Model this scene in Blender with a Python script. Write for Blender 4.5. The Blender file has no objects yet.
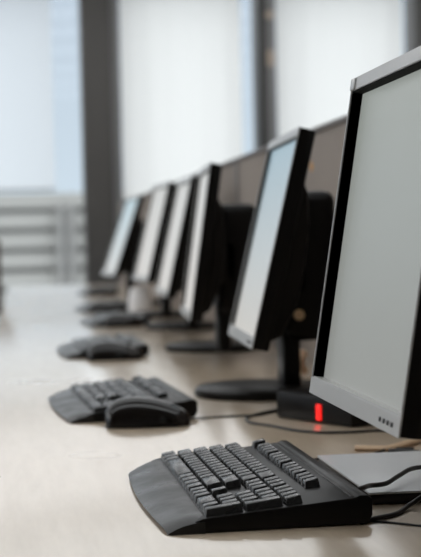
import bpy, bmesh, math, random
from mathutils import Vector, Matrix
random.seed(7)
C = bpy.context.scene
COL = C.collection

# ------------------------------------------------------------------ camera
cam = bpy.data.cameras.new('camera'); cam_o = bpy.data.objects.new('camera', cam); COL.objects.link(cam_o)
cam.sensor_fit = 'VERTICAL'; cam.sensor_height = 36.0; cam.lens = 93.716
cam.clip_start = .02; cam.clip_end = 500
rt = Vector((0.99122581, -0.13021939, -0.02267835)); up = Vector((0.02614191, 0.02495017, 0.99934683)); fw = Vector((0.12956851, 0.99117123, -0.02813544))
m = Matrix((rt, up, -fw)).transposed().to_4x4(); m.translation = (0, 0, 1.033)
cam_o.matrix_world = m
cam.dof.use_dof = True; cam.dof.focus_distance = 1.56; cam.dof.aperture_fstop = 7.0
C.camera = cam_o

# ------------------------------------------------------------------ view + world
C.view_settings.view_transform = 'Standard'; C.view_settings.look = 'None'
C.view_settings.gamma = 1; C.view_settings.use_curve_mapping = False
C.view_settings.exposure = 0.06
C.cycles.use_denoising = True
C.cycles.max_bounces = 10; C.cycles.diffuse_bounces = 5; C.cycles.transmission_bounces = 8; C.cycles.transparent_max_bounces = 12
C.cycles.sample_clamp_indirect = 6

W = bpy.data.worlds.new('sky'); C.world = W; W.use_nodes = True
nt = W.node_tree; nt.nodes.clear()
tc = nt.nodes.new('ShaderNodeTexCoord'); sp = nt.nodes.new('ShaderNodeSeparateXYZ'); rp = nt.nodes.new('ShaderNodeValToRGB')
bg = nt.nodes.new('ShaderNodeBackground'); wo = nt.nodes.new('ShaderNodeOutputWorld')
nt.links.new(tc.outputs['Generated'], sp.inputs[0]); nt.links.new(sp.outputs['Z'], rp.inputs[0]); nt.links.new(rp.outputs[0], bg.inputs[0]); nt.links.new(bg.outputs[0], wo.inputs[0])
e = rp.color_ramp.elements
e[0].position = 0.0; e[0].color = (.30, .30, .30, 1)
e[1].position = 1.0; e[1].color = (1.0, .99, .985, 1)
for p, c in ((.004, (.27, .30, .33, 1)), (.17, (.225, .25, .285, 1)), (.27, (.89, .885, .885, 1))):
    x = e.new(p); x.color = c
bg.inputs[1].default_value = 2.7

def area(name, loc, rot, sx, sy, power, col=(1, 1, 1), portal=False):
    l = bpy.data.lights.new(name, 'AREA'); l.shape = 'RECTANGLE'; l.size = sx; l.size_y = sy; l.energy = power; l.color = col
    o = bpy.data.objects.new(name, l); COL.objects.link(o); o.location = loc; o.rotation_euler = rot
    if portal: l.cycles.is_portal = True
    return o
# portals only steer the sampling of the sky through the window openings
area('side_window_portal', (-4.95, 2.5, 1.9), (0, -math.pi / 2, 0), 1.9, 11, 1, portal=True)
area('end_window_portal', (.5, 11.2, 1.6), (-math.pi / 2, 0, 0), 9, 2.7, 1, portal=True)

# ------------------------------------------------------------------ materials
def mat(name, col=(.5, .5, .5), rough=.5, metal=0, spec=.5, emit=None, es=0, coat=0, bump=None, noise=None, rnoise=None):
    m = bpy.data.materials.new(name); m.use_nodes = True; n = m.node_tree; b = n.nodes['Principled BSDF']
    b.inputs['Base Color'].default_value = (*col, 1); b.inputs['Roughness'].default_value = rough
    b.inputs['Metallic'].default_value = metal; b.inputs['Specular IOR Level'].default_value = spec
    if coat: b.inputs['Coat Weight'].default_value = coat; b.inputs['Coat Roughness'].default_value = .12
    if emit: b.inputs['Emission Color'].default_value = (*emit, 1); b.inputs['Emission Strength'].default_value = es
    def ntex(scale, detail=4):
        t = n.nodes.new('ShaderNodeTexNoise'); t.inputs['Scale'].default_value = scale; t.inputs['Detail'].default_value = detail
        c = n.nodes.new('ShaderNodeTexCoord'); n.links.new(c.outputs['Object'], t.inputs['Vector']); return t
    if noise:
        t = ntex(noise[0]); r = n.nodes.new('ShaderNodeMix'); r.data_type = 'RGBA'
        r.inputs[6].default_value = (*[c * (1 - noise[1]) for c in col], 1); r.inputs[7].default_value = (*[min(1, c * (1 + noise[1])) for c in col], 1)
        n.links.new(t.outputs[0], r.inputs[0]); n.links.new(r.outputs[2], b.inputs['Base Color'])
    if rnoise:
        t = ntex(rnoise[0]); r = n.nodes.new('ShaderNodeMapRange'); r.inputs[1].default_value = .35; r.inputs[2].default_value = .65
        r.inputs[3].default_value = rnoise[1]; r.inputs[4].default_value = rnoise[2]
        n.links.new(t.outputs[0], r.inputs[0]); n.links.new(r.outputs[0], b.inputs['Roughness'])
    if bump:
        t = ntex(bump[0], 2); r = n.nodes.new('ShaderNodeBump'); r.inputs['Strength'].default_value = bump[1]; r.inputs['Distance'].default_value = .001
        n.links.new(t.outputs[0], r.inputs['Height']); n.links.new(r.outputs[0], b.inputs['Normal'])
    return m

M = {}
M['black'] = mat('black_plastic', (.004, .003, .0025), .38, spec=.22, rnoise=(30, .32, .45))
M['gloss_black'] = mat('glossy_black_plastic', (.006, .004, .003), .14, spec=.5, coat=.25)
M['foot'] = mat('black_foot_plastic', (.010, .009, .008), .40, spec=.15)
M['silver'] = mat('silver_plastic', (.64, .635, .625), .34, metal=.3, bump=(900, .1))
M['recess'] = mat('matte_black_recess', (.006, .006, .006), .8, spec=.15)
M['recess_grey'] = mat('grey_recess', (.10, .10, .10), .6)  # grey tone paints in the screen's reflection on the recess wall
M['button'] = mat('dark_button', (.01, .01, .01), .4)
M['palm'] = mat('scuffed_black_plastic', (.010, .0095, .009), .35, spec=.45, rnoise=(18, .24, .42), bump=(1200, .15))
M['body'] = mat('keyboard_case_plastic', (.005, .004, .0035), .36, spec=.25)
M['key'] = mat('key_plastic', (.010, .0095, .009), .28, spec=.85, rnoise=(60, .20, .36))
M['cable'] = mat('black_cable_rubber', (.012, .011, .010), .45)
M['tan'] = mat('tan_cable', (.70, .50, .32), .5)
M['slab'] = mat('grey_lid', (.76, .77, .78), .3, metal=.0, noise=(14, .06))
M['dark_edge'] = mat('dark_case_edge', (.02, .015, .012), .45)
M['red'] = mat('lit_red_switch', (.7, .01, .01), .4, emit=(1, .015, .01), es=1.0)
M['brass'] = mat('brass_screw', (.75, .55, .34), .3, metal=.8)
M['mug'] = mat('white_ceramic', (.85, .85, .86), .2)
M['post'] = mat('brown_grey_pillar_paint', (.085, .08, .075), .6)
M['post_light'] = mat('light_grey_frame', (.24, .24, .24), .5)
M['post_dark'] = mat('dark_window_frame', (.035, .033, .03), .5)
M['partition'] = mat('taupe_partition_fabric', (.32, .275, .24), .9, noise=(300, .15))
M['partition_rail'] = mat('partition_rail_metal', (.20, .18, .17), .5)
M['wall'] = mat('wall_paint', (.30, .29, .28), .8)
M['ceil'] = mat('ceiling_paint', (.75, .75, .74), .9)
M['wall_dark'] = mat('dark_wall_paint', (.30, .29, .28), .9)
M['floor'] = mat('dark_carpet', (.10, .095, .09), .95, noise=(200, .3))
M['facade'] = mat('facade_concrete', (.37, .365, .35), .9)
M['facade_dark'] = mat('facade_recess', (.26, .255, .25), .9)
M['chair_fabric'] = mat('brown_chair_fabric', (.09, .065, .05), .9, noise=(200, .3))
M['orange'] = mat('orange_sticker', (.70, .33, .06), .6)
M['lamp'] = mat('lamp_diffuser', (.9, .9, .9), .5, emit=(.95, .98, 1), es=2.3)  # glow of the added, unseen ceiling strips
M['lamp_strong'] = mat('window_side_lamp_diffuser', (.9, .9, .9), .5, emit=(.97, .98, 1), es=2.6)  # stronger glow for the added strips near the end window
M['screw'] = mat('tan_bracket', (.55, .45, .36), .4, metal=.4)

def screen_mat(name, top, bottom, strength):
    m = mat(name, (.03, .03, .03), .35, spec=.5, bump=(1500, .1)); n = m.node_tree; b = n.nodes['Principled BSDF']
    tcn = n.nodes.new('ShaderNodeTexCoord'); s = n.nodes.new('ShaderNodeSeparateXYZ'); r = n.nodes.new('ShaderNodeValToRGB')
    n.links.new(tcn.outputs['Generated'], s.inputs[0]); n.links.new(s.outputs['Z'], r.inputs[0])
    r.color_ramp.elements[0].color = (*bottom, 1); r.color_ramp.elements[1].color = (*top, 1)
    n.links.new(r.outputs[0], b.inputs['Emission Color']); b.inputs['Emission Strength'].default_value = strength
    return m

def desk_mat():
    m = bpy.data.materials.new('pale_wood_laminate'); m.use_nodes = True; n = m.node_tree; b = n.nodes['Principled BSDF']
    c = n.nodes.new('ShaderNodeTexCoord'); mp = n.nodes.new('ShaderNodeMapping'); mp.inputs['Scale'].default_value = (9, 1.1, 1)
    t = n.nodes.new('ShaderNodeTexNoise'); t.inputs['Scale'].default_value = 6; t.inputs['Detail'].default_value = 8; t.inputs['Roughness'].default_value = .6
    n.links.new(c.outputs['Object'], mp.inputs[0]); n.links.new(mp.outputs[0], t.inputs['Vector'])
    r = n.nodes.new('ShaderNodeValToRGB'); r.color_ramp.elements[0].position = .3; r.color_ramp.elements[1].position = .7
    r.color_ramp.elements[0].color = (.66, .52, .37, 1); r.color_ramp.elements[1].color = (.76, .62, .46, 1)
    n.links.new(t.outputs[0], r.inputs[0]); n.links.new(r.outputs[0], b.inputs['Base Color'])
    t2 = n.nodes.new('ShaderNodeTexNoise'); t2.inputs['Scale'].default_value = 5; n.links.new(c.outputs['Object'], t2.inputs['Vector'])
    q = n.nodes.new('ShaderNodeMapRange'); q.inputs[1].default_value = .3; q.inputs[2].default_value = .7; q.inputs[3].default_value = .27; q.inputs[4].default_value = .31
    n.links.new(t2.outputs[0], q.inputs[0]); n.links.new(q.outputs[0], b.inputs['Roughness'])
    b.inputs['Specular IOR Level'].default_value = .8
    b.inputs['Coat Weight'].default_value = 1.0; b.inputs['Coat Roughness'].default_value = .17; b.inputs['Coat IOR'].default_value = 2.1
    return m
M['desk'] = desk_mat()

def blind_mat(name, col, clear):
    m = bpy.data.materials.new(name); m.use_nodes = True; n = m.node_tree; n.nodes.clear()
    o = n.nodes.new('ShaderNodeOutputMaterial'); tr = n.nodes.new('ShaderNodeBsdfTranslucent'); d = n.nodes.new('ShaderNodeBsdfDiffuse')
    g = n.nodes.new('ShaderNodeBsdfTransparent'); m1 = n.nodes.new('ShaderNodeMixShader'); m2 = n.nodes.new('ShaderNodeMixShader')
    tr.inputs[0].default_value = (*col, 1); d.inputs[0].default_value = (*col, 1)
    m1.inputs[0].default_value = .18; m2.inputs[0].default_value = clear
    n.links.new(tr.outputs[0], m1.inputs[1]); n.links.new(d.outputs[0], m1.inputs[2])
    n.links.new(m1.outputs[0], m2.inputs[1]); n.links.new(g.outputs[0], m2.inputs[2]); n.links.new(m2.outputs[0], o.inputs[0])
    return m
M['blind'] = blind_mat('white_roller_blind', (.95, .935, .915), .05)
M['blind_sheer'] = blind_mat('sheer_roller_blind', (.78, .80, .83), .22)
def glass_mat():
    m = bpy.data.materials.new('window_glass'); m.use_nodes = True; n = m.node_tree; n.nodes.clear()
    o = n.nodes.new('ShaderNodeOutputMaterial'); g = n.nodes.new('ShaderNodeBsdfTransparent'); s = n.nodes.new('ShaderNodeBsdfGlossy'); x = n.nodes.new('ShaderNodeMixShader')
    g.inputs[0].default_value = (.93, .96, .97, 1); s.inputs['Roughness'].default_value = .02; x.inputs[0].default_value = .012
    n.links.new(g.outputs[0], x.inputs[1]); n.links.new(s.outputs[0], x.inputs[2]); n.links.new(x.outputs[0], o.inputs[0]); return m
M['glass'] = glass_mat()

# ------------------------------------------------------------------ mesh helpers
I4 = Matrix.Identity(4)
def add_box(bm, x0, x1, y0, y1, z0, z1, mtx=I4, bevel=0, seg=2):
    t = bmesh.new()
    bmesh.ops.create_cube(t, size=1, matrix=Matrix.Translation(((x0 + x1) / 2, (y0 + y1) / 2, (z0 + z1) / 2)) @ Matrix.Diagonal((x1 - x0, y1 - y0, z1 - z0, 1)))
    if bevel: bmesh.ops.bevel(t, geom=t.edges[:], offset=bevel, segments=seg, affect='EDGES', profile=.5)
    merge(bm, t, mtx)
def merge(bm, t, mtx=I4):
    bmesh.ops.transform(t, matrix=mtx, verts=t.verts[:])
    me = bpy.data.meshes.new('tmp'); t.to_mesh(me); t.free(); bm.from_mesh(me); bpy.data.meshes.remove(me)
def add_prism(bm, pts, a0, a1, axis='y', mtx=I4, bevel=0, seg=2):
    """extrude polygon pts=(u,v) along an axis: y -> (u=x, v=z), z -> (u=x, v=y)"""
    t = bmesh.new()
    f = (lambda u, v, a: (u, a, v)) if axis == 'y' else (lambda u, v, a: (u, v, a))
    A = [t.verts.new(f(u, v, a0)) for u, v in pts]; B = [t.verts.new(f(u, v, a1)) for u, v in pts]
    t.faces.new(A); t.faces.new(B[::-1]); n = len(pts)
    for i in range(n): t.faces.new((A[i], B[i], B[(i + 1) % n], A[(i + 1) % n]))
    bmesh.ops.recalc_face_normals(t, faces=t.faces[:])
    if bevel: bmesh.ops.bevel(t, geom=t.edges[:], offset=bevel, segments=seg, affect='EDGES', profile=.5)
    merge(bm, t, mtx)
def smoothpath(pts, n=8):
    P = [Vector(p) for p in pts]; out = []
    for i in range(len(P) - 1):
        p0 = P[max(i - 1, 0)]; p1 = P[i]; p2 = P[i + 1]; p3 = P[min(i + 2, len(P) - 1)]
        for k in range(n):
            t = k / n
            out.append(.5 * ((2 * p1) + (p2 - p0) * t + (2 * p0 - 5 * p1 + 4 * p2 - p3) * t * t + (3 * p1 - p0 - 3 * p2 + p3) * t ** 3))
    out.append(P[-1]); return out
def add_tube(bm, pts, r, seg=10, mtx=I4, smooth=True, flat=1.0):
    P = smoothpath(pts) if smooth else [Vector(p) for p in pts]
    t = bmesh.new(); rings = []; n = len(P)
    for i, p in enumerate(P):
        d = (P[min(i + 1, n - 1)] - P[max(i - 1, 0)]).normalized()
        u = d.cross(Vector((0, 0, 1)));
        if u.length < .01: u = d.cross(Vector((1, 0, 0)))
        u.normalize(); v = u.cross(d)
        rr = r(i / (n - 1)) if callable(r) else r
        rings.append([t.verts.new(p + (u * math.cos(a) + v * flat * math.sin(a)) * rr) for a in [2 * math.pi * k / seg for k in range(seg)]])
    for a, b in zip(rings, rings[1:]):
        for k in range(seg): t.faces.new((a[k], a[(k + 1) % seg], b[(k + 1) % seg], b[k]))
    t.faces.new(rings[0][::-1]); t.faces.new(rings[-1])
    bmesh.ops.recalc_face_normals(t, faces=t.faces[:]); merge(bm, t, mtx)
def add_lathe(bm, prof, seg=48, mtx=I4):
    t = bmesh.new(); rings = []
    for r, z in prof:
        rings.append([t.verts.new((max(r, 1e-5) * math.cos(2 * math.pi * k / seg), max(r, 1e-5) * math.sin(2 * math.pi * k / seg), z)) for k in range(seg)])
    for a, b in zip(rings, rings[1:]):
        for k in range(seg): t.faces.new((a[k], a[(k + 1) % seg], b[(k + 1) % seg], b[k]))
    bmesh.ops.remove_doubles(t, verts=t.verts[:], dist=1e-6)
    bmesh.ops.recalc_face_normals(t, faces=t.faces[:]); merge(bm, t, mtx)
def obj(name, bm, material, parent=None, smooth=True):
    me = bpy.data.meshes.new(name); bm.to_mesh(me); bm.free(); me.materials.append(material)
    if smooth:
        me.polygons.foreach_set('use_smooth', [True] * len(me.polygons))
        me.set_sharp_from_angle(angle=math.radians(38))
    o = bpy.data.objects.new(name, me); COL.objects.link(o)
    if parent: o.parent = parent
    return o
def one(name, material, parent, fn, *a, **k):
    bm = bmesh.new(); fn(bm, *a, **k); return obj(name, bm, material, parent)
def tag(o, label, cat, group=None):
    o['label'] = label; o['category'] = cat
    if group: o['group'] = group
    return o
def thing(name, label, cat, loc, rz=0, group=None):
    o = bpy.data.objects.new(name, None); COL.objects.link(o); o.location = loc; o.rotation_euler = (0, 0, rz)
    o.empty_display_size = .05
    return tag(o, label, cat, group)
def struct(name, material, fn, *a, **k):
    o = one(name, material, None, fn, *a, **k); o['kind'] = 'structure'; return o
def dup(root, loc, rz, label):
    r = root.copy(); COL.objects.link(r); r.location = loc; r.rotation_euler = (0, 0, rz); r['label'] = label
    for ch in list(root.children):
        c = ch.copy(); COL.objects.link(c); c.parent = r
        for g in list(ch.children):
            d = g.copy(); COL.objects.link(d); d.parent = c
    return r

# ------------------------------------------------------------------ the room
struct('floor', M['floor'], add_box, -5.2, 6.2, -3.2, 10.95, -.12, 0)
struct('ceiling', M['ceil'], add_box, -5.2, 6.2, -3.2, 10.95, 3.1, 3.25)
def side_wall(bm):   # left wall with a long window band
    add_box(bm, -5.2, -5, -3.2, 10.95, 0, .95); add_box(bm, -5.2, -5, -3.2, 10.95, 2.85, 3.1)
    add_box(bm, -5.2, -5, -3.2, .5, .95, 2.85); add_box(bm, -5.2, -5, 8.0, 10.95, .95, 2.85)
struct('wall_left', M['wall'], side_wall)
struct('wall_right', M['wall'], add_box, 6, 6.2, -3.2, 10.95, 0, 3.1)
struct('wall_back', M['wall_dark'], add_box, -5, 6, -3.2, -3, 0, 3.1)
def end_wall(bm):    # low spandrel and head of the glazed end wall
    add_box(bm, -5, 6, 10.75, 10.95, 0, .16); add_box(bm, -5, 6, 10.75, 10.95, 3.0, 3.1)
struct('wall_end', M['wall'], end_wall)
WINX = [(-5, -2.2), (-1.7, .479), (.765, 1.80), (1.93, 2.98), (3.15, 6)]
def pane(x0, x1): return lambda bm: add_box(bm, x0, x1, 10.86, 10.87, .16, 3.0)
for i, (x0, x1) in enumerate(WINX):
    struct('window_%d' % (i + 1), M['glass'], pane(x0, x1))
# wide pillar: brown-grey casing with a lighter frame strip on its right
struct('trim_1', M['post'], add_box, .479, .693, 10.62, 10.95, 0, 3.1, bevel=.004)
struct('trim_2', M['post_light'], add_box, .693, .765, 10.70, 10.95, 0, 3.1, bevel=.003)
struct('trim_3', M['post_dark'], add_box, 1.79, 1.845, 10.66, 10.95, 0, 3.1, bevel=.003)
struct('trim_4', M['post_light'], add_box, 1.845, 1.93, 10.70, 10.95, 0, 3.1, bevel=.003)
struct('trim_5', M['post'], add_box, 2.985, 3.16, 10.62, 10.95, 0, 3.1, bevel=.004)
struct('trim_6', M['post'], add_box, -2.2, -1.7, 10.62, 10.95, 0, 3.1, bevel=.004)

# roller blinds (each a thing with fabric, roller tube, bottom bar)
def blind(x0, x1, zb, material, label):
    t = thing('roller_blind', label, 'roller blind', ((x0 + x1) / 2, 10.66, 2.99), 0)
    w = (x1 - x0) / 2
    def cloth(bm):
        n = 24; A = []
        for i in range(n + 1):
            x = -w + 2 * w * i / n; y = .004 * math.sin(i * 1.3)
            A.append((bm.verts.new((x, y + .045, -.05)), bm.verts.new((x, y + .045, zb - 2.99))))
        for a, b in zip(A, A[1:]): bm.faces.new((a[0], b[0], b[1], a[1]))
    one('blind_fabric', material, t, cloth)
    one('roller_tube', M['post_light'], t, add_tube, [(-w, .02, -.03), (w, .02, -.03)], .025, smooth=False)
    one('bottom_bar', M['post_light'], t, add_box, -w, w, .038, .052, zb - 3.0, zb - 2.985)
    return t
blind(-1.69, .267, 1.415, M['blind_sheer'], 'pale sheer roller blind stopping halfway down the window left of the wide pillar')
blind(.77, 1.665, .55, M['blind'], 'white roller blind between the wide brown-grey pillar and the slim post')
blind(1.935, 2.90, .55, M['blind'], 'white roller blind right of the slim post, above the nearest monitor')
for k, z in enumerate((2.33, 2.39, 2.68)):  # round tan discs on the post face
    tag(one('wall_bracket', M['screw'], None, add_tube, [(1.885, 10.70, z), (1.885, 10.675, z)], .028, seg=20, smooth=False),
        ('small round tan bracket on the slim window post, lowest of three', 'small round tan bracket on the slim post, just above the lowest one', 'small round tan bracket near the top of the slim window post')[k], 'bracket', 'brackets on the slim post')

# added glowing ceiling strips, never in view, put in to brighten the desk
for y, w in ((1.2, .5), (2.8, .5), (4.4, .5), (6.0, .5), (7.4, .4), (8.5, .3), (9.6, .3)):
    tag(one('ceiling_lamp', M['lamp'] if y < 7 else M['lamp_strong'], None, add_box, -4.4, 5.4, y - w / 2, y + w / 2, 3.06, 3.1), 'long white ceiling lamp strip', 'ceiling lamp', 'ceiling lamps')

# building across the street, seen below the left blind
bt = thing('office_building', 'grey banded building seen through the window below the left blind', 'building', (0, 48, -6))
def bands(bm):
    for k in range(40):
        z = 8.6 - .645 * (k + 1)
        add_box(bm, -30, 40, -.35, 0, z + .17, z + .645)
one('facade_wall', M['facade_dark'], bt, add_box, -30, 40, 0, 6, -20, 8.55)
one('facade_bands', M['facade'], bt, bands)
for x in (1.2, 1.55, -9, -5, 6, 11): one('facade_column', M['facade_dark'], bt, add_box, x, x + .22, -.8, -.5, -20, 8.2)

# ------------------------------------------------------------------ desk + partition
DT = .74
d = thing('desk', 'long pale wood-laminate desk running away to the window under all the monitors', 'desk', (.3, 4.6, 0))
def top(bm): add_box(bm, -.385, .40, -4.9, 5.1, .712, .74, bevel=.003)
one('desktop', M['desk'], d, top)
for y in (-4.6, -1.6, 1.6, 4.8):
    for x in (-.33, .33): one('leg', M['post_dark'], d, add_box, x - .02, x + .02, y - .02, y + .02, 0, .712)
pt = thing('desk_partition', 'low taupe fabric partition along the back of the desk behind the monitors', 'partition', (.665, 5, DT))
py = [-3.9, -1.3, -.68, 2.0, 4.6]
for y0, y1 in zip(py, py[1:]): one('fabric_panel', M['partition'], pt, add_box, -.012, .012, y0 + .018, y1 - .018, 0.0, .518, bevel=.003)
one('top_rail', M['partition_rail'], pt, add_box, -.016, .016, py[0], py[-1], .518, .532, bevel=.003)
for y in py: one('panel_post', M['partition_rail'], pt, add_box, -.017, .015, y - .018, y + .018, 0, .518, bevel=.002)
tag(one('round_sticker', M['orange'], None, add_tube, [(.653, 3.2, 1.187), (.6515, 3.2, 1.187)], .011, seg=20, smooth=False), 'small orange sticker on the taupe partition beside the second monitor', 'sticker')  # flat round orange disc on the partition face

# ------------------------------------------------------------------ monitors
def ring(bm, y0, y1, z0, z1, iy0, iy1, iz0, iz1, x0, x1, mtx, bevel=0):
    """rectangular frame with a hole, depth x0..x1"""
    t = bmesh.new(); O = [(y0, z0), (y1, z0), (y1, z1), (y0, z1)]; N = [(iy0, iz0), (iy1, iz0), (iy1, iz1), (iy0, iz1)]
    vo = [[t.verts.new((x, a, b)) for a, b in O] for x in (x0, x1)]; vi = [[t.verts.new((x, a, b)) for a, b in N] for x in (x0, x1)]
    for k in range(4):
        j = (k + 1) % 4
        t.faces.new((vo[0][k], vo[0][j], vi[0][j], vi[0][k])); t.faces.new((vo[1][k], vi[1][k], vi[1][j], vo[1][j]))
        t.faces.new((vo[0][k], vo[1][k], vo[1][j], vo[0][j])); t.faces.new((vi[0][k], vi[0][j], vi[1][j], vi[1][k]))
    bmesh.ops.recalc_face_normals(t, faces=t.faces[:])
    if bevel: bmesh.ops.bevel(t, geom=t.edges[:], offset=bevel, segments=2, affect='EDGES')
    merge(bm, t, mtx)
PW, PH = .40, .374
def monitor(label, bx, by, bz, tilt, yaw, base, brad, scr, screw=None, badge=False, body_up=.375, buttons=True, dy=.07, PH=.367):
    """bx,by,bz: bottom centre of the panel front; base: (x,y) of the round foot"""
    t = thing('computer_monitor', label, 'monitor', (base[0], base[1], DT), 0, 'monitors in a row on the desk')
    P = Matrix.Translation((bx - base[0], by - base[1], bz - DT)) @ Matrix.Rotation(yaw, 4, 'Z') @ Matrix.Rotation(tilt, 4, 'Y')
    h = PW / 2; ds = 0 if badge else -.005
    one('bezel', M['silver'], t, ring, -h, h, 0, PH, -h + .0038, h - .0038, .019, PH - .015, 0, .0018, P, bevel=.0006)
    one('screen_surround', M['recess'] if badge else M['recess_grey'], t, ring, -h + .003, h - .003, .018, PH - .014, -h + .006, h - .006, .0195, PH - .0165, .0016, .015 + ds, P)
    one('screen', scr, t, add_box, .0135 + ds, .0155 + ds, -h + .005, h - .005, .0185, PH - .0155, P)
    one('bezel_lip', M['silver'], t, add_box, .001, .0132, -h + .0075, h - .0075, .0185, .0202, P)
    def shell(bm):
        add_box(bm, .0158, .030, -h + .001, h - .001, .001, PH - .001, P, bevel=.003)
        ring(bm, -h + .001, h - .001, .001, PH - .001, -h + .006, h - .006, .012, PH - .012, .0016, .018, P)
        add_prism(bm, [(.024, .012), (.046, .03), (.060, .08), (.062, .14), (.054, .22), (.040, .275), (.024, .30)], -h + .012, h - .012, 'y', P, bevel=.004)
    one('back_shell', M['black'], t, shell)
    if buttons:
        for k in range(4):
            y = -h + .026 + .0145 * k
            one('button', M['button'], t, add_box, -.0012, .002, y - .0022, y + .0022, .0070, .0112, P)
    if badge: one('corner_badge', M['silver'], t, add_box, -.0016, .001, h - .022, h - .001, PH - .0145, PH - .001, P, bevel=.001)
    # stand in root coordinates
    one('stand_foot', M['foot'], t, add_lathe, [(0, .0), (brad, .0), (brad + .002, .005), (brad, .013), (brad - .005, .0165), (.05, .020), (0, .020)], 64)
    cx = bx + .135 - base[0]; cy = by + dy - base[1]
    def col(bm):
        add_box(bm, cx - .048, cx - .014, cy - .035, cy + .035, .010, .14, bevel=.008)
        add_box(bm, cx - .045, cx + .055, cy - .05, cy + .09, .10, body_up, bevel=.022, seg=4)
    one('stand_column', M['black'], t, col)
    hz = bz - DT + .13
    xf = bx - base[0] + .078
    one('hinge', M['black'], t, add_box, xf, cx, cy - .05, cy + .02, hz - .05, hz + .05, bevel=.006)
    if screw:
        x, z = screw; one('screw', M['brass'], t, add_tube, [(x - base[0], cy - .0505, z - DT), (x - base[0], cy - .0545, z - DT)], .010, seg=20, smooth=False)
    return t
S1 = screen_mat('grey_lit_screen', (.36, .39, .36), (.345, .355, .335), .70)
S2 = screen_mat('blue_white_lit_screen', (.30, .43, .50), (.62, .60, .56), .8)  # emission runs from off-white at the bottom to pale blue on top
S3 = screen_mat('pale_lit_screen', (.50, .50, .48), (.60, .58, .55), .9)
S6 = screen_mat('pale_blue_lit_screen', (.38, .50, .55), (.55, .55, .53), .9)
R = math.radians
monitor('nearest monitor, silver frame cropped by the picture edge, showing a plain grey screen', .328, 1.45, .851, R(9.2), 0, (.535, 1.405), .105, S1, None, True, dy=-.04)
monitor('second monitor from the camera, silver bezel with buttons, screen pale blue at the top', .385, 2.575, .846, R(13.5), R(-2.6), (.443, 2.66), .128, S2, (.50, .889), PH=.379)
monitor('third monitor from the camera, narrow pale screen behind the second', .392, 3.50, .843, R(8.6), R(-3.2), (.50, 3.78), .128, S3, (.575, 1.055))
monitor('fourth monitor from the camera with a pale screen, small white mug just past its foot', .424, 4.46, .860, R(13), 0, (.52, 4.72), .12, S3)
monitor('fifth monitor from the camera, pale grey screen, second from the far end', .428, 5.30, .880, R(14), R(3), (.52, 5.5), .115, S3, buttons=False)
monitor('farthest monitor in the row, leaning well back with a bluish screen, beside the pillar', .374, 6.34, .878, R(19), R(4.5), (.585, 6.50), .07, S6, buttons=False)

# ------------------------------------------------------------------ keyboards
PU, PD = .0176, .0203
KL = 22.5 * PU
def deck(lx): return .0150 + (lx - .04) * .088
def key_bm(bm, lx0, lx1, y0, y1, lift=0):
    g = .0009; zb0, zb1 = deck(lx0) - .001, deck(lx1) - .001
    zt0, zt1 = deck(lx0) + .0075 + lift, deck(lx1) + .0085 + lift
    a, b, c, d_ = lx0 + g, lx1 - g, y0 + g, y1 - g
    i, j = .0022, .0018
    t = bmesh.new()
    v = [t.verts.new(p) for p in ((a, c, zb0), (b, c, zb1), (b, d_, zb1), (a, d_, zb0), (a + i * .6, c + j, zt0), (b - i, c + j, zt1), (b - i, d_ - j, zt1), (a + i * .6, d_ - j, zt0))]
    for f in ((3, 2, 1, 0), (4, 5, 6, 7), (0, 1, 5, 4), (1, 2, 6, 5), (2, 3, 7, 6), (3, 0, 4, 7)): t.faces.new([v[k] for k in f])
    bmesh.ops.bevel(t, geom=t.edges[:], offset=.0006, segments=1, affect='EDGES')
    merge(bm, t)
def layout():
    """(row start, row end in depth, y0, y1) of every key; y runs from the left end (+) to the right end (-)"""
    out = []
    rows = {0: [1.25, 1.25, 1.25, 6.25, 1.25, 1.25, 1.25, 1.25], 1: [2.25] + [1] * 10 + [2.75], 2: [1.75] + [1] * 11 + [2.25], 3: [1.5] + [1] * 12 + [1.5], 4: [1] * 13 + [2]}
    L = KL / 2
    def put(r0, r1, u0, w): out.append((r0, r1, L - (u0 + w) * PU, L - u0 * PU))
    X = lambda r: .0405 + r * PD
    for r, ws in rows.items():
        u = 0
        for w in ws: put(X(r), X(r + 1), u, w); u += w
    fx0 = X(5) + .0155; fx1 = fx0 + PD * .95
    for u in [0, 2, 3, 4, 5, 6.5, 7.5, 8.5, 9.5, 11, 12, 13, 14]: put(fx0, fx1, u, 1)
    n = 15.25
    for k in range(3): put(X(0), X(1), n + k, 1); put(X(3), X(4), n + k, 1); put(X(4), X(5), n + k, 1); put(fx0, fx1, n + k, 1)
    put(X(1), X(2), n + 1, 1)
    n = 18.5
    put(X(0), X(1), n, 2); put(X(0), X(1), n + 2, 1)
    for k in range(3): put(X(1), X(2), n + k, 1); put(X(2), X(3), n + k, 1); put(X(3), X(4), n + k, 1)
    for k in range(4): put(X(4), X(5), n + k, 1)
    put(X(0), X(2), n + 3, 1); put(X(2), X(4), n + 3, 1)
    return out
def case(bm):
    h = KL / 2 + .006
    prof = [(.030, .0), (.206, .002), (.211, .010), (.211, .0265), (.206, .0305), (.198, .0305), (.193, .0285), (.038, .0148), (.03, .012)]
    add_prism(bm, prof, -h, h, 'y', bevel=.0012)
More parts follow.
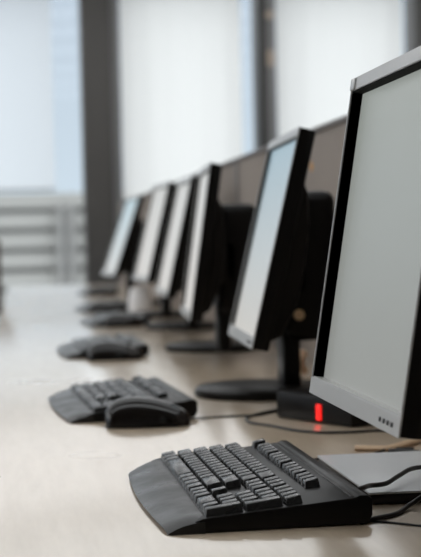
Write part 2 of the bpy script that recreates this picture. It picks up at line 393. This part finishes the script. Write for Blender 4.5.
def palm(bm):
    h = KL / 2 + .0072; n = 40; k = 12; T = []; B = []
    for i in range(n + 1):
        t = i / n; y = -h + 2 * h * t                      # t=0 right (near) end, 1 left (far) end
        e = .001 - .007 * math.sin(math.pi * min(1, t * 1.15)) ** 1.0 - .006 * t
        if t > .84: e += .030 * ((t - .84) / .16) ** 2.2
        if t < .06: e += .001 * ((.06 - t) / .06) ** 2
        rt_, rb = [], []
        for j in range(k + 1):
            s = j / k; x = e + (.040 - e) * s
            z = .005 + (.0152 - .005) * (1 - (1 - s) ** 2.2)
            zz = z - (.004 * max(0, (.05 - t) / .05) ** 2 + .004 * max(0, (t - .95) / .05) ** 2)
            rt_.append(bm.verts.new((x, y, zz)))
        T.append(rt_); B.append([bm.verts.new((e + .004, y, 0.0)), bm.verts.new((.040, y, 0.0))])
    for a, b in zip(T, T[1:]):
        for j in range(k): bm.faces.new((a[j], a[j + 1], b[j + 1], b[j]))
    for i in range(n):
        bm.faces.new((T[i][0], T[i + 1][0], B[i + 1][0], B[i][0])); bm.faces.new((B[i][0], B[i + 1][0], B[i + 1][1], B[i][1])); bm.faces.new((T[i][k], B[i][1], B[i + 1][1], T[i + 1][k]))
    bm.faces.new(T[0] + [B[0][1], B[0][0]]); bm.faces.new((T[-1] + [B[-1][1], B[-1][0]])[::-1])
    bmesh.ops.recalc_face_normals(bm, faces=bm.faces[:])
def keyboard(label, loc, rz, split):
    t = thing('keyboard', label, 'keyboard', (loc[0], loc[1], DT), rz, 'black keyboards on the desk')
    one('case', M['body'], t, case); one('palm_rest', M['palm'], t, palm)
    ks = layout()
    if split:
        for a in ks: one('key', M['key'], t, key_bm, *a)
    else:
        def allk(bm):
            for a in ks: key_bm(bm, *a)
        one('key_bank', M['key'], t, allk)
    one('back_ridge', M['palm'], t, add_box, .1895, .194, -KL / 2, KL / 2, .022, .0292, bevel=.0008)
    return t
k1 = keyboard('nearest keyboard, black with a scuffed palm rest, lying in front of the nearest monitor', (.131, 1.622), R(1.0), True)
k2 = dup(k1, (.057, 2.53, DT), R(3.5), 'second keyboard from the camera, black, partly behind the large dark mouse')
k3 = keyboard('third keyboard from the camera, blurred, a mouse lying against its near end', (.098, 3.80, DT), R(1), False)
k4 = dup(k3, (.215, 5.10, DT), R(1), 'fourth keyboard from the camera, dark and blurred, just before the white mug')
k5 = dup(k3, (.232, 6.12, DT), R(1), 'fifth keyboard from the camera, beyond the white mug')
k6 = dup(k3, (.310, 8.00, DT), R(0), 'farthest keyboard, a thin dark streak at the foot of the wide pillar')

# ------------------------------------------------------------------ mice
def mouse_body(bm):
    L, Wd, H = .134, .068, .046; n, k = 28, 24; R_ = []
    for i in range(n + 1):
        t = i / n; a = math.pi * t; x = -math.cos(a) * L / 2; s = max(math.sin(a), .0001) ** .55
        w = Wd / 2 * s * (1 - .10 * math.sin(math.pi * t))
        hh = H * ((1 - (1 - t / .42) ** 2) ** .6 if t < .42 else 1 - .80 * (1 - math.cos(math.pi / 2 * (t - .42) / .58)) ** .85)
        if t > .94: hh *= max(0, 1 - ((t - .94) / .06) ** 2) ** .5
        hh = max(hh, .001); rr = []
        for j in range(k + 1):
            b = math.pi * j / k; cy = math.cos(b); sz = math.sin(b)
            rr.append(bm.verts.new((x, w * math.copysign(abs(cy) ** .95, cy), .001 + hh * sz ** .95)))
        R_.append(rr)
    for a, b in zip(R_, R_[1:]):
        for j in range(k): bm.faces.new((a[j], b[j], b[j + 1], a[j + 1]))
        bm.faces.new((a[0], a[k], b[k], b[0]))
    bm.faces.new(R_[0]); bm.faces.new(R_[-1][::-1]); bmesh.ops.recalc_face_normals(bm, faces=bm.faces[:])
def mouse(label, loc, rz, cable_pts=None):
    t = thing('computer_mouse', label, 'computer mouse', (loc[0], loc[1], DT), rz, 'computer mice on the desk')
    one('mouse_shell', M['gloss_black'], t, mouse_body)
    one('scroll_wheel', M['cable'], t, add_tube, [(.035, -.004, .024), (.035, .004, .024)], .0095, seg=20, smooth=False)
    if cable_pts:
        c = Matrix.Rotation(-rz, 4, 'Z') @ Matrix.Translation((-loc[0], -loc[1], 0))
        one('mouse_cable', M['cable'], t, add_tube, [tuple(c @ Vector(p)) for p in cable_pts], .0018)
    return t
mouse('large glossy dark mouse at the near end of the second keyboard', (.191, 2.262), R(-3),
      [(.250, 2.262, .010), (.262, 2.28, .006), (.307, 2.325, .002), (.348, 2.329, .002), (.385, 2.335, .002), (.43, 2.40, .002), (.46, 2.50, .002)])
m3 = mouse('blurred dark mouse at the near end of the third keyboard', (.222, 3.54), R(2))
dup(m3, (.335, 4.86, DT), R(3), 'small dark mouse at the near end of the fourth keyboard')
dup(m3, (.335, 5.86, DT), R(0), 'tiny dark mouse at the near end of the fifth keyboard')
dup(m3, (.42, 7.72, DT), R(0), 'farthest mouse, at the near end of the farthest keyboard')

# ------------------------------------------------------------------ small things
# closed grey laptop-like slab behind the nearest keyboard
t = thing('laptop', 'closed flat grey laptop lying behind the nearest keyboard under its cable', 'laptop', (.475, 1.660, DT), R(0))
one('lower_case', M['dark_edge'], t, add_box, -.108, .108, -.138, .138, .001, .0115, bevel=.003)
one('lid', M['slab'], t, add_box, -.109, .109, -.139, .139, .0115, .0145, bevel=.0014)
# black power box with a lit red switch
ang = math.atan2(-.155, .083)
t = thing('power_box', 'black power box with a glowing red switch between the first and second monitor', 'power box', (.4465, 2.2225, DT), ang)
one('box_case', M['black'], t, add_box, -.092, .092, 0, .085, .001, .044, bevel=.004)
one('red_switch', M['red'], t, add_box, .010, .022, -.002, .004, .005, .030, bevel=.0015)
# mug
t = thing('mug', 'small white mug standing on the desk just past the fourth monitor', 'mug', (.466, 5.75, DT), R(-90))
one('cup', M['mug'], t, add_lathe, [(0, .004), (.042, .004), (.046, .0), (.049, .01), (.046, .05), (.038, .095), (.0385, .102), (.0355, .102), (.035, .095), (.042, .05), (.044, .012), (0, .01)], 40)
one('handle', M['mug'], t, add_tube, [(-.038, .0, .075), (-.062, 0, .07), (-.066, 0, .045), (-.055, 0, .025), (-.040, 0, .022)], .005)
# cables
def cable(name, label, pts, r=.0022, material='cable', cat='cable', **k):
    return tag(one(name, M[material], None, add_tube, pts, r, **k), label, cat)
z = DT + .0022
cable('cable', 'thin black cable curving over the desk under the nearest monitor', [(.445, 2.43, z), (.42, 2.39, z), (.389, 2.357, z), (.355, 2.30, z), (.35, 2.237, z), (.374, 2.192, z), (.403, 2.124, z), (.438, 2.091, z), (.483, 2.085, z), (.513, 2.09, z), (.551, 2.08, z), (.61, 2.06, z)])
cable('cable', 'thin black cable behind the grey laptop, running from the nearest keyboard', [(.335, 1.835, z), (.36, 1.84, z), (.40, 1.85, z), (.439, 1.85, z), (.465, 1.879, z), (.487, 1.90, z + .001), (.52, 1.90, z)], r=.0016)
cable('keyboard_cable', 'black cable leaving the nearest keyboard and rising over the grey laptop', [(.335, 1.462, .768), (.350, 1.478, .768), (.364, 1.51, .764), (.387, 1.53, .762), (.410, 1.56, .765), (.440, 1.60, .766), (.50, 1.65, .758), (.60, 1.70, .7575)], r=.0026)
cable('keyboard_cable', 'thicker black cable on the desk at the near corner of the nearest keyboard', [(.334, 1.425, z), (.352, 1.437, z + .001), (.381, 1.462, z), (.405, 1.495, z + .003), (.43, 1.50, z + .013), (.47, 1.50, .7585), (.53, 1.51, .7585)], r=.0026)
cable('cable', 'hair-thin black cable at the lower right below the keyboard cable', [(.334, 1.44, DT + .0012), (.361, 1.425, DT + .0012), (.389, 1.399, DT + .0012), (.43, 1.36, DT + .0012)], r=.0011)
zt = DT + .0042
cable('cable_strap', 'tan strap lying on the desk under the nearest monitor', [(.442, 1.915, zt), (.452, 1.912, zt), (.466, 1.905, zt), (.482, 1.90, zt), (.495, 1.91, zt), (.512, 1.925, zt + .001), (.545, 1.966, zt)], r=.0075, material='tan', cat='strap', flat=.5)
cable('cable', 'black cable beside the tan strap', [(.482, 1.885, z), (.499, 1.872, z + .001), (.53, 1.85, z), (.60, 1.83, z)], r=.0036)
cable('coiled_cable', 'tan coiled cable standing behind the second monitor', [(.572 + .006 * math.cos(a * 3), 2.95 + .018 * math.cos(a), DT + .031 + .020 * math.sin(a)) for a in [k * math.pi / 6 for k in range(26)]], r=.0062, material='tan')

# office chair at the far left, its back just inside the frame
t = thing('office_chair', 'brown office chair just showing at the left edge beside the far end of the desk', 'chair', (-.485, 8.45, 0), R(12))
one('seat', M['chair_fabric'], t, add_box, -.24, .24, -.24, .24, .43, .51, bevel=.03, seg=4)
one('backrest', M['chair_fabric'], t, add_box, -.22, .33, -.28, -.22, .62, 1.06, bevel=.028, seg=4)
one('back_support', M['black'], t, add_tube, [(0, -.05, .42), (0, -.26, .44), (0, -.30, .60), (0, -.285, .80)], .02)
one('gas_column', M['black'], t, add_tube, [(0, 0, .08), (0, 0, .43)], .028, smooth=False)
for s in (-1, 1): one('armrest', M['black'], t, add_tube, [(s * .22, -.05, .45), (s * .30, -.04, .50), (s * .30, 0, .66), (s * .30, .14, .68)], .018)
for k in range(5):
    a = 2 * math.pi * k / 5
    lg = one('base_leg', M['black'], t, add_tube, [(0, 0, .10), (.28 * math.cos(a), .28 * math.sin(a), .07)], .02, smooth=False)
    one('caster', M['black'], lg, add_tube, [(.28 * math.cos(a) - .02 * math.sin(a), .28 * math.sin(a) + .02 * math.cos(a), .03), (.28 * math.cos(a) + .02 * math.sin(a), .28 * math.sin(a) - .02 * math.cos(a), .03)], .029, seg=16, smooth=False)
